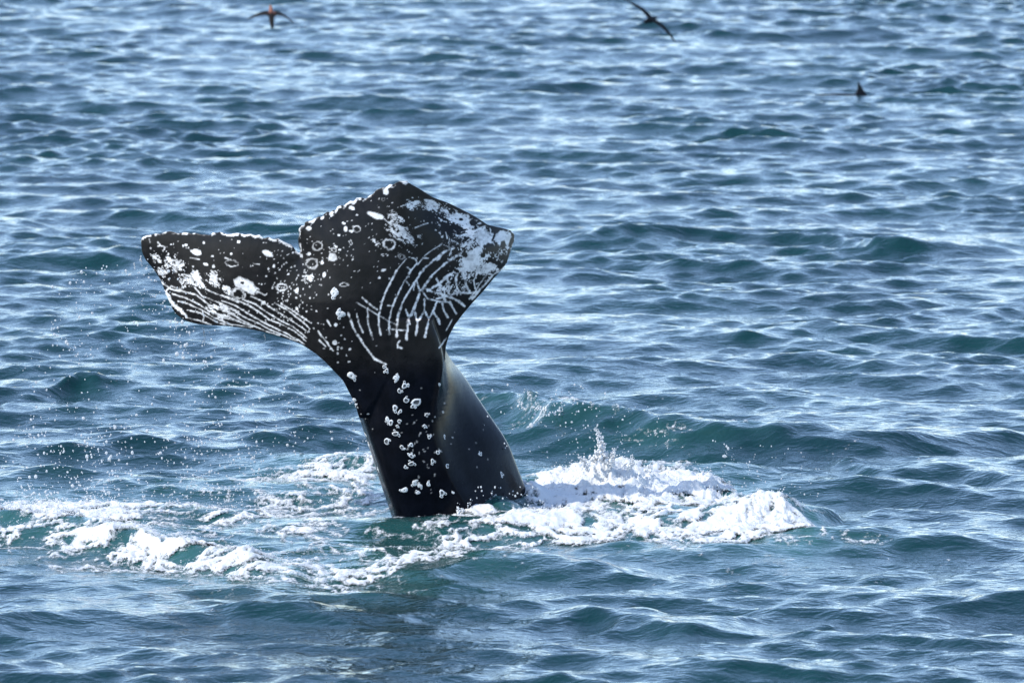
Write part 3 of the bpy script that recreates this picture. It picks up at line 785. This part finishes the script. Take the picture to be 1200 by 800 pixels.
for bx0, by0, tx, ty, r0, n_ in ((706, 540, 697, 500, .024, 110), (694, 540, 704, 517, .020, 70), (714, 545, 722, 524, .020, 60), (688, 548, 676, 532, .018, 50), (735, 548, 741, 536, .018, 50), (760, 550, 766, 543, .016, 40)):
    tongue(bx0, by0, tx, ty, Ys - rng.uniform(0, .2), r0, n_, rng.uniform(-.03, .03))
for bx0, by0, tx, ty in ((632, 481, 628, 470), (612, 476, 608, 467), (655, 484, 658, 474), (700, 484, 702, 476)):
    tongue(bx0, by0, tx, ty, ground(bx0, by0, .30)[1], .012, 30)
tongue(548, 600, 551, 586, ground(548, 602)[1] + .05, .018, 40); tongue(540, 602, 536, 592, ground(540, 604)[1], .016, 40)
blobs('splash_froth', C_, Rd, St, M_SPRAY, kind='stuff', label='frothy white splash thrown up beside the tail', category='splash')

# ------------------------------------------------------------------ birds and the dolphin
def tube_mesh(bm, pts, radii, n=10, flat=1.0):
    """closed loft along points; radii = (horizontal, vertical)"""
    rings = []
    pts = [Vector(p) for p in pts]
    for i, p in enumerate(pts):
        t = (pts[min(i + 1, len(pts) - 1)] - pts[max(i - 1, 0)]).normalized()
        side = t.cross(Vector((0, 0, 1)))
        if side.length < 1e-3: side = Vector((1, 0, 0))
        side.normalize(); upv = side.cross(t).normalized()
        a, b_ = radii[i]
        rings.append([bm.verts.new(p + side * (a * math.cos(2 * math.pi * k / n)) + upv * (b_ * math.sin(2 * math.pi * k / n))) for k in range(n)])
    for r1, r2 in zip(rings, rings[1:]):
        for k in range(n):
            bm.faces.new([r1[k], r1[(k + 1) % n], r2[(k + 1) % n], r2[k]])
    bm.faces.new(list(reversed(rings[0]))); bm.faces.new(rings[-1])

def voxel_body(name, bm, size, smooth_it=4):
    bmesh.ops.recalc_face_normals(bm, faces=bm.faces)
    raw = bpy.data.meshes.new('raw'); bm.to_mesh(raw); bm.free()
    t = bpy.data.objects.new('raw', raw); COL.objects.link(t)
    r_ = t.modifiers.new('r', 'REMESH'); r_.mode = 'VOXEL'; r_.voxel_size = size; r_.use_smooth_shade = True
    s_ = t.modifiers.new('s', 'SMOOTH'); s_.iterations = smooth_it
    me = bpy.data.meshes.new_from_object(t.evaluated_get(bpy.context.evaluated_depsgraph_get()))
    bpy.data.objects.remove(t); bpy.data.meshes.remove(raw)
    me.name = name; me.materials.clear()
    return me

M_DARKF = simple_mat('dark_plumage', (.004, .005, .006), .7, .4, 40, .1)
M_BEAK = simple_mat('beak_horn', (.09, .07, .05), .4, .2, 60)

def wing(bm, root, pts, chords, thick=.012):
    """wing loft: pts from the root outwards, chord along local y"""
    n = 10
    rings = []
    for (x, y, z), c in zip(pts, chords):
        rg = []
        for k in range(n):
            a = 2 * math.pi * k / n
            rg.append(bm.verts.new((x, y + math.cos(a) * c * .5 - c * .12, z + math.sin(a) * max(.007, thick * c / chords[0]) + .05 * c * math.cos(a) ** 2)))
        rings.append(rg)
    for r1, r2 in zip(rings, rings[1:]):
        for k in range(n):
            bm.faces.new([r1[k], r1[(k + 1) % n], r2[(k + 1) % n], r2[k]])
    bm.faces.new(list(reversed(rings[0]))); bm.faces.new(rings[-1])

def bird(name, body_pts, body_r, lw, rw, chords, mat, beak, beak_r, loc, rot, label):
    bm = bmesh.new()
    tube_mesh(bm, body_pts, body_r, 12)
    wing(bm, None, lw, chords); wing(bm, None, rw, chords)
    me = voxel_body(name, bm, .008, 3)
    o = link(name, me, [mat], label=label, category='bird')
    bm = bmesh.new(); tube_mesh(bm, beak, beak_r, 8); bmesh.ops.recalc_face_normals(bm, faces=bm.faces)
    bme = bpy.data.meshes.new('beak'); bm.to_mesh(bme); bm.free()
    link('beak', bme, [M_BEAK], o)
    o.location = loc; o.rotation_euler = rot
    return o

# dark shearwater banking steeply, +Y is its heading
bd = [(0, -.26, 0), (0, -.22, .0), (0, -.12, 0), (0, 0, 0), (0, .1, .0), (0, .17, .01), (0, .22, .015), (0, .25, .012)]
br = [(.035, .008), (.045, .014), (.05, .035), (.062, .055), (.052, .05), (.035, .036), (.03, .03), (.012, .012)]
lw = [(-.03, .05, .02), (-.15, .07, .035), (-.30, .065, .04), (-.46, .03, .03), (-.62, -.02, .01), (-.68, -.045, .0)]
rw = [(-x, y, z) for x, y, z in lw]
ch = [.20, .19, .17, .13, .07, .02]
bird('flying_shearwater', bd, br, lw, rw, ch, M_DARKF, [(0, .24, .012), (0, .28, .008), (0, .30, -.002)], [(.01, .01), (.006, .007), (.003, .003)],
     at(762, 24, 182), (R(8), R(37), R(-22)), 'black bird with long slender wings banking steeply above the far water')
# brown bird flying away with drooped wings
bd2 = [(0, -.24, -.06), (0, -.20, -.05), (0, -.10, -.02), (0, 0, .0), (0, .09, .02), (0, .15, .045), (0, .20, .055), (0, .22, .055)]
br2 = [(.04, .012), (.05, .02), (.065, .055), (.075, .07), (.06, .06), (.042, .042), (.042, .042), (.02, .02)]
rw2 = [(.03, .02, .04), (.15, .05, .055), (.29, .045, .03), (.43, .01, -.01), (.55, -.03, -.055), (.62, -.05, -.085)]
lw2 = [(-.03, .02, .04), (-.15, .05, .05), (-.30, .045, .035), (-.45, .01, .01), (-.60, -.03, -.02), (-.68, -.05, -.03)]
ch2 = [.16, .13, .10, .08, .05, .015]
mb = Mat('brown_plumage')
tc = mb.n('ShaderNodeTexCoord'); sx = mb.n('ShaderNodeSeparateXYZ'); mb.l(tc.outputs['Object'], sx.inputs[0])
nzb = mb.noise(30, 4, .6, mb.mapped((1, 1, 1)))
rust = mb.math('MULTIPLY', mb.ramp(sx.outputs[1], .0, .10), mb.ramp(mb.math('ABSOLUTE', sx.outputs[0]), .12, .06))
mb.l(mb.mix(rust, mb.mix(nzb, (.006, .006, .007), (.018, .015, .014)), (.22, .085, .05)), mb.p.inputs['Base Color']); mb.p.inputs['Roughness'].default_value = .65; mb.p.inputs['Specular IOR Level'].default_value = .1
bl = bird('flying_seabird', bd2, br2, lw2, rw2, ch2, mb.m, [(0, .21, .055), (0, .27, .05), (0, .30, .04)], [(.014, .014), (.009, .01), (.004, .004)],
     at(318, 20, 184), (R(38), R(2), R(10)), 'dark bird with rusty head and level spread wings skimming the far water')
bl.scale = (.74, 1.1, 1.15)

# the dolphin: back at the surface, curved dorsal fin
dx_, dy_ = ground(1000, 112, .0)
bm = bmesh.new()
xs = [-1.05, -.95, -.8, -.55, -.25, 0, .3, .55, .7, .8, .9]
tube_mesh(bm, [(x, 0, -.02 - .06 * (x + .1) ** 2) for x in xs], [(.02, .03), (.05, .08), (.09, .12), (.16, .17), (.21, .21), (.22, .22), (.2, .2), (.14, .15), (.09, .10), (.05, .05), (.02, .02)], 14)
fin = [(-.03, .12), (.20, .12), (.155, .21), (.105, .30), (.065, .37), (.035, .425), (.015, .43), (.02, .37), (.022, .29), (.005, .22)]
fr = [bm.verts.new((x, -.022 * (1 - (z - .12) / .36), z)) for x, z in fin]; bk = [bm.verts.new((x, .022 * (1 - (z - .12) / .36), z)) for x, z in fin]
bm.faces.new(fr); bm.faces.new(list(reversed(bk)))
for i in range(len(fin)):
    j = (i + 1) % len(fin); bm.faces.new([fr[j], fr[i], bk[i], bk[j]])
flk = [(-1.28, .26), (-1.16, .12), (-1.02, .03), (-1.02, -.03), (-1.16, -.12), (-1.28, -.26), (-1.22, -.10), (-1.16, 0), (-1.22, .10)]
a_ = [bm.verts.new((x, y, -.08)) for x, y in flk]; b__ = [bm.verts.new((x, y, -.105)) for x, y in flk]
bm.faces.new(a_); bm.faces.new(list(reversed(b__)))
for i in range(len(flk)):
    j = (i + 1) % len(flk); bm.faces.new([a_[j], a_[i], b__[i], b__[j]])
dme = voxel_body('dolphin', bm, .011, 3)
M_DOLPH = simple_mat('dolphin_skin', (.004, .005, .007), .4, .3, 15, .15)

dol = link('dolphin', dme, [M_DOLPH], label='small dark dorsal fin of a dolphin cutting through the far water', category='dolphin')
wxs, wys, wzs = sea(np.array([[dx_]]), np.array([[dy_]]))
dol.location = (dx_ + .02, dy_, float(wzs[0, 0]) - .165)
dol.rotation_euler = (0, R(5), R(6))
dol.scale = (1.35, 1.2, 1.05)
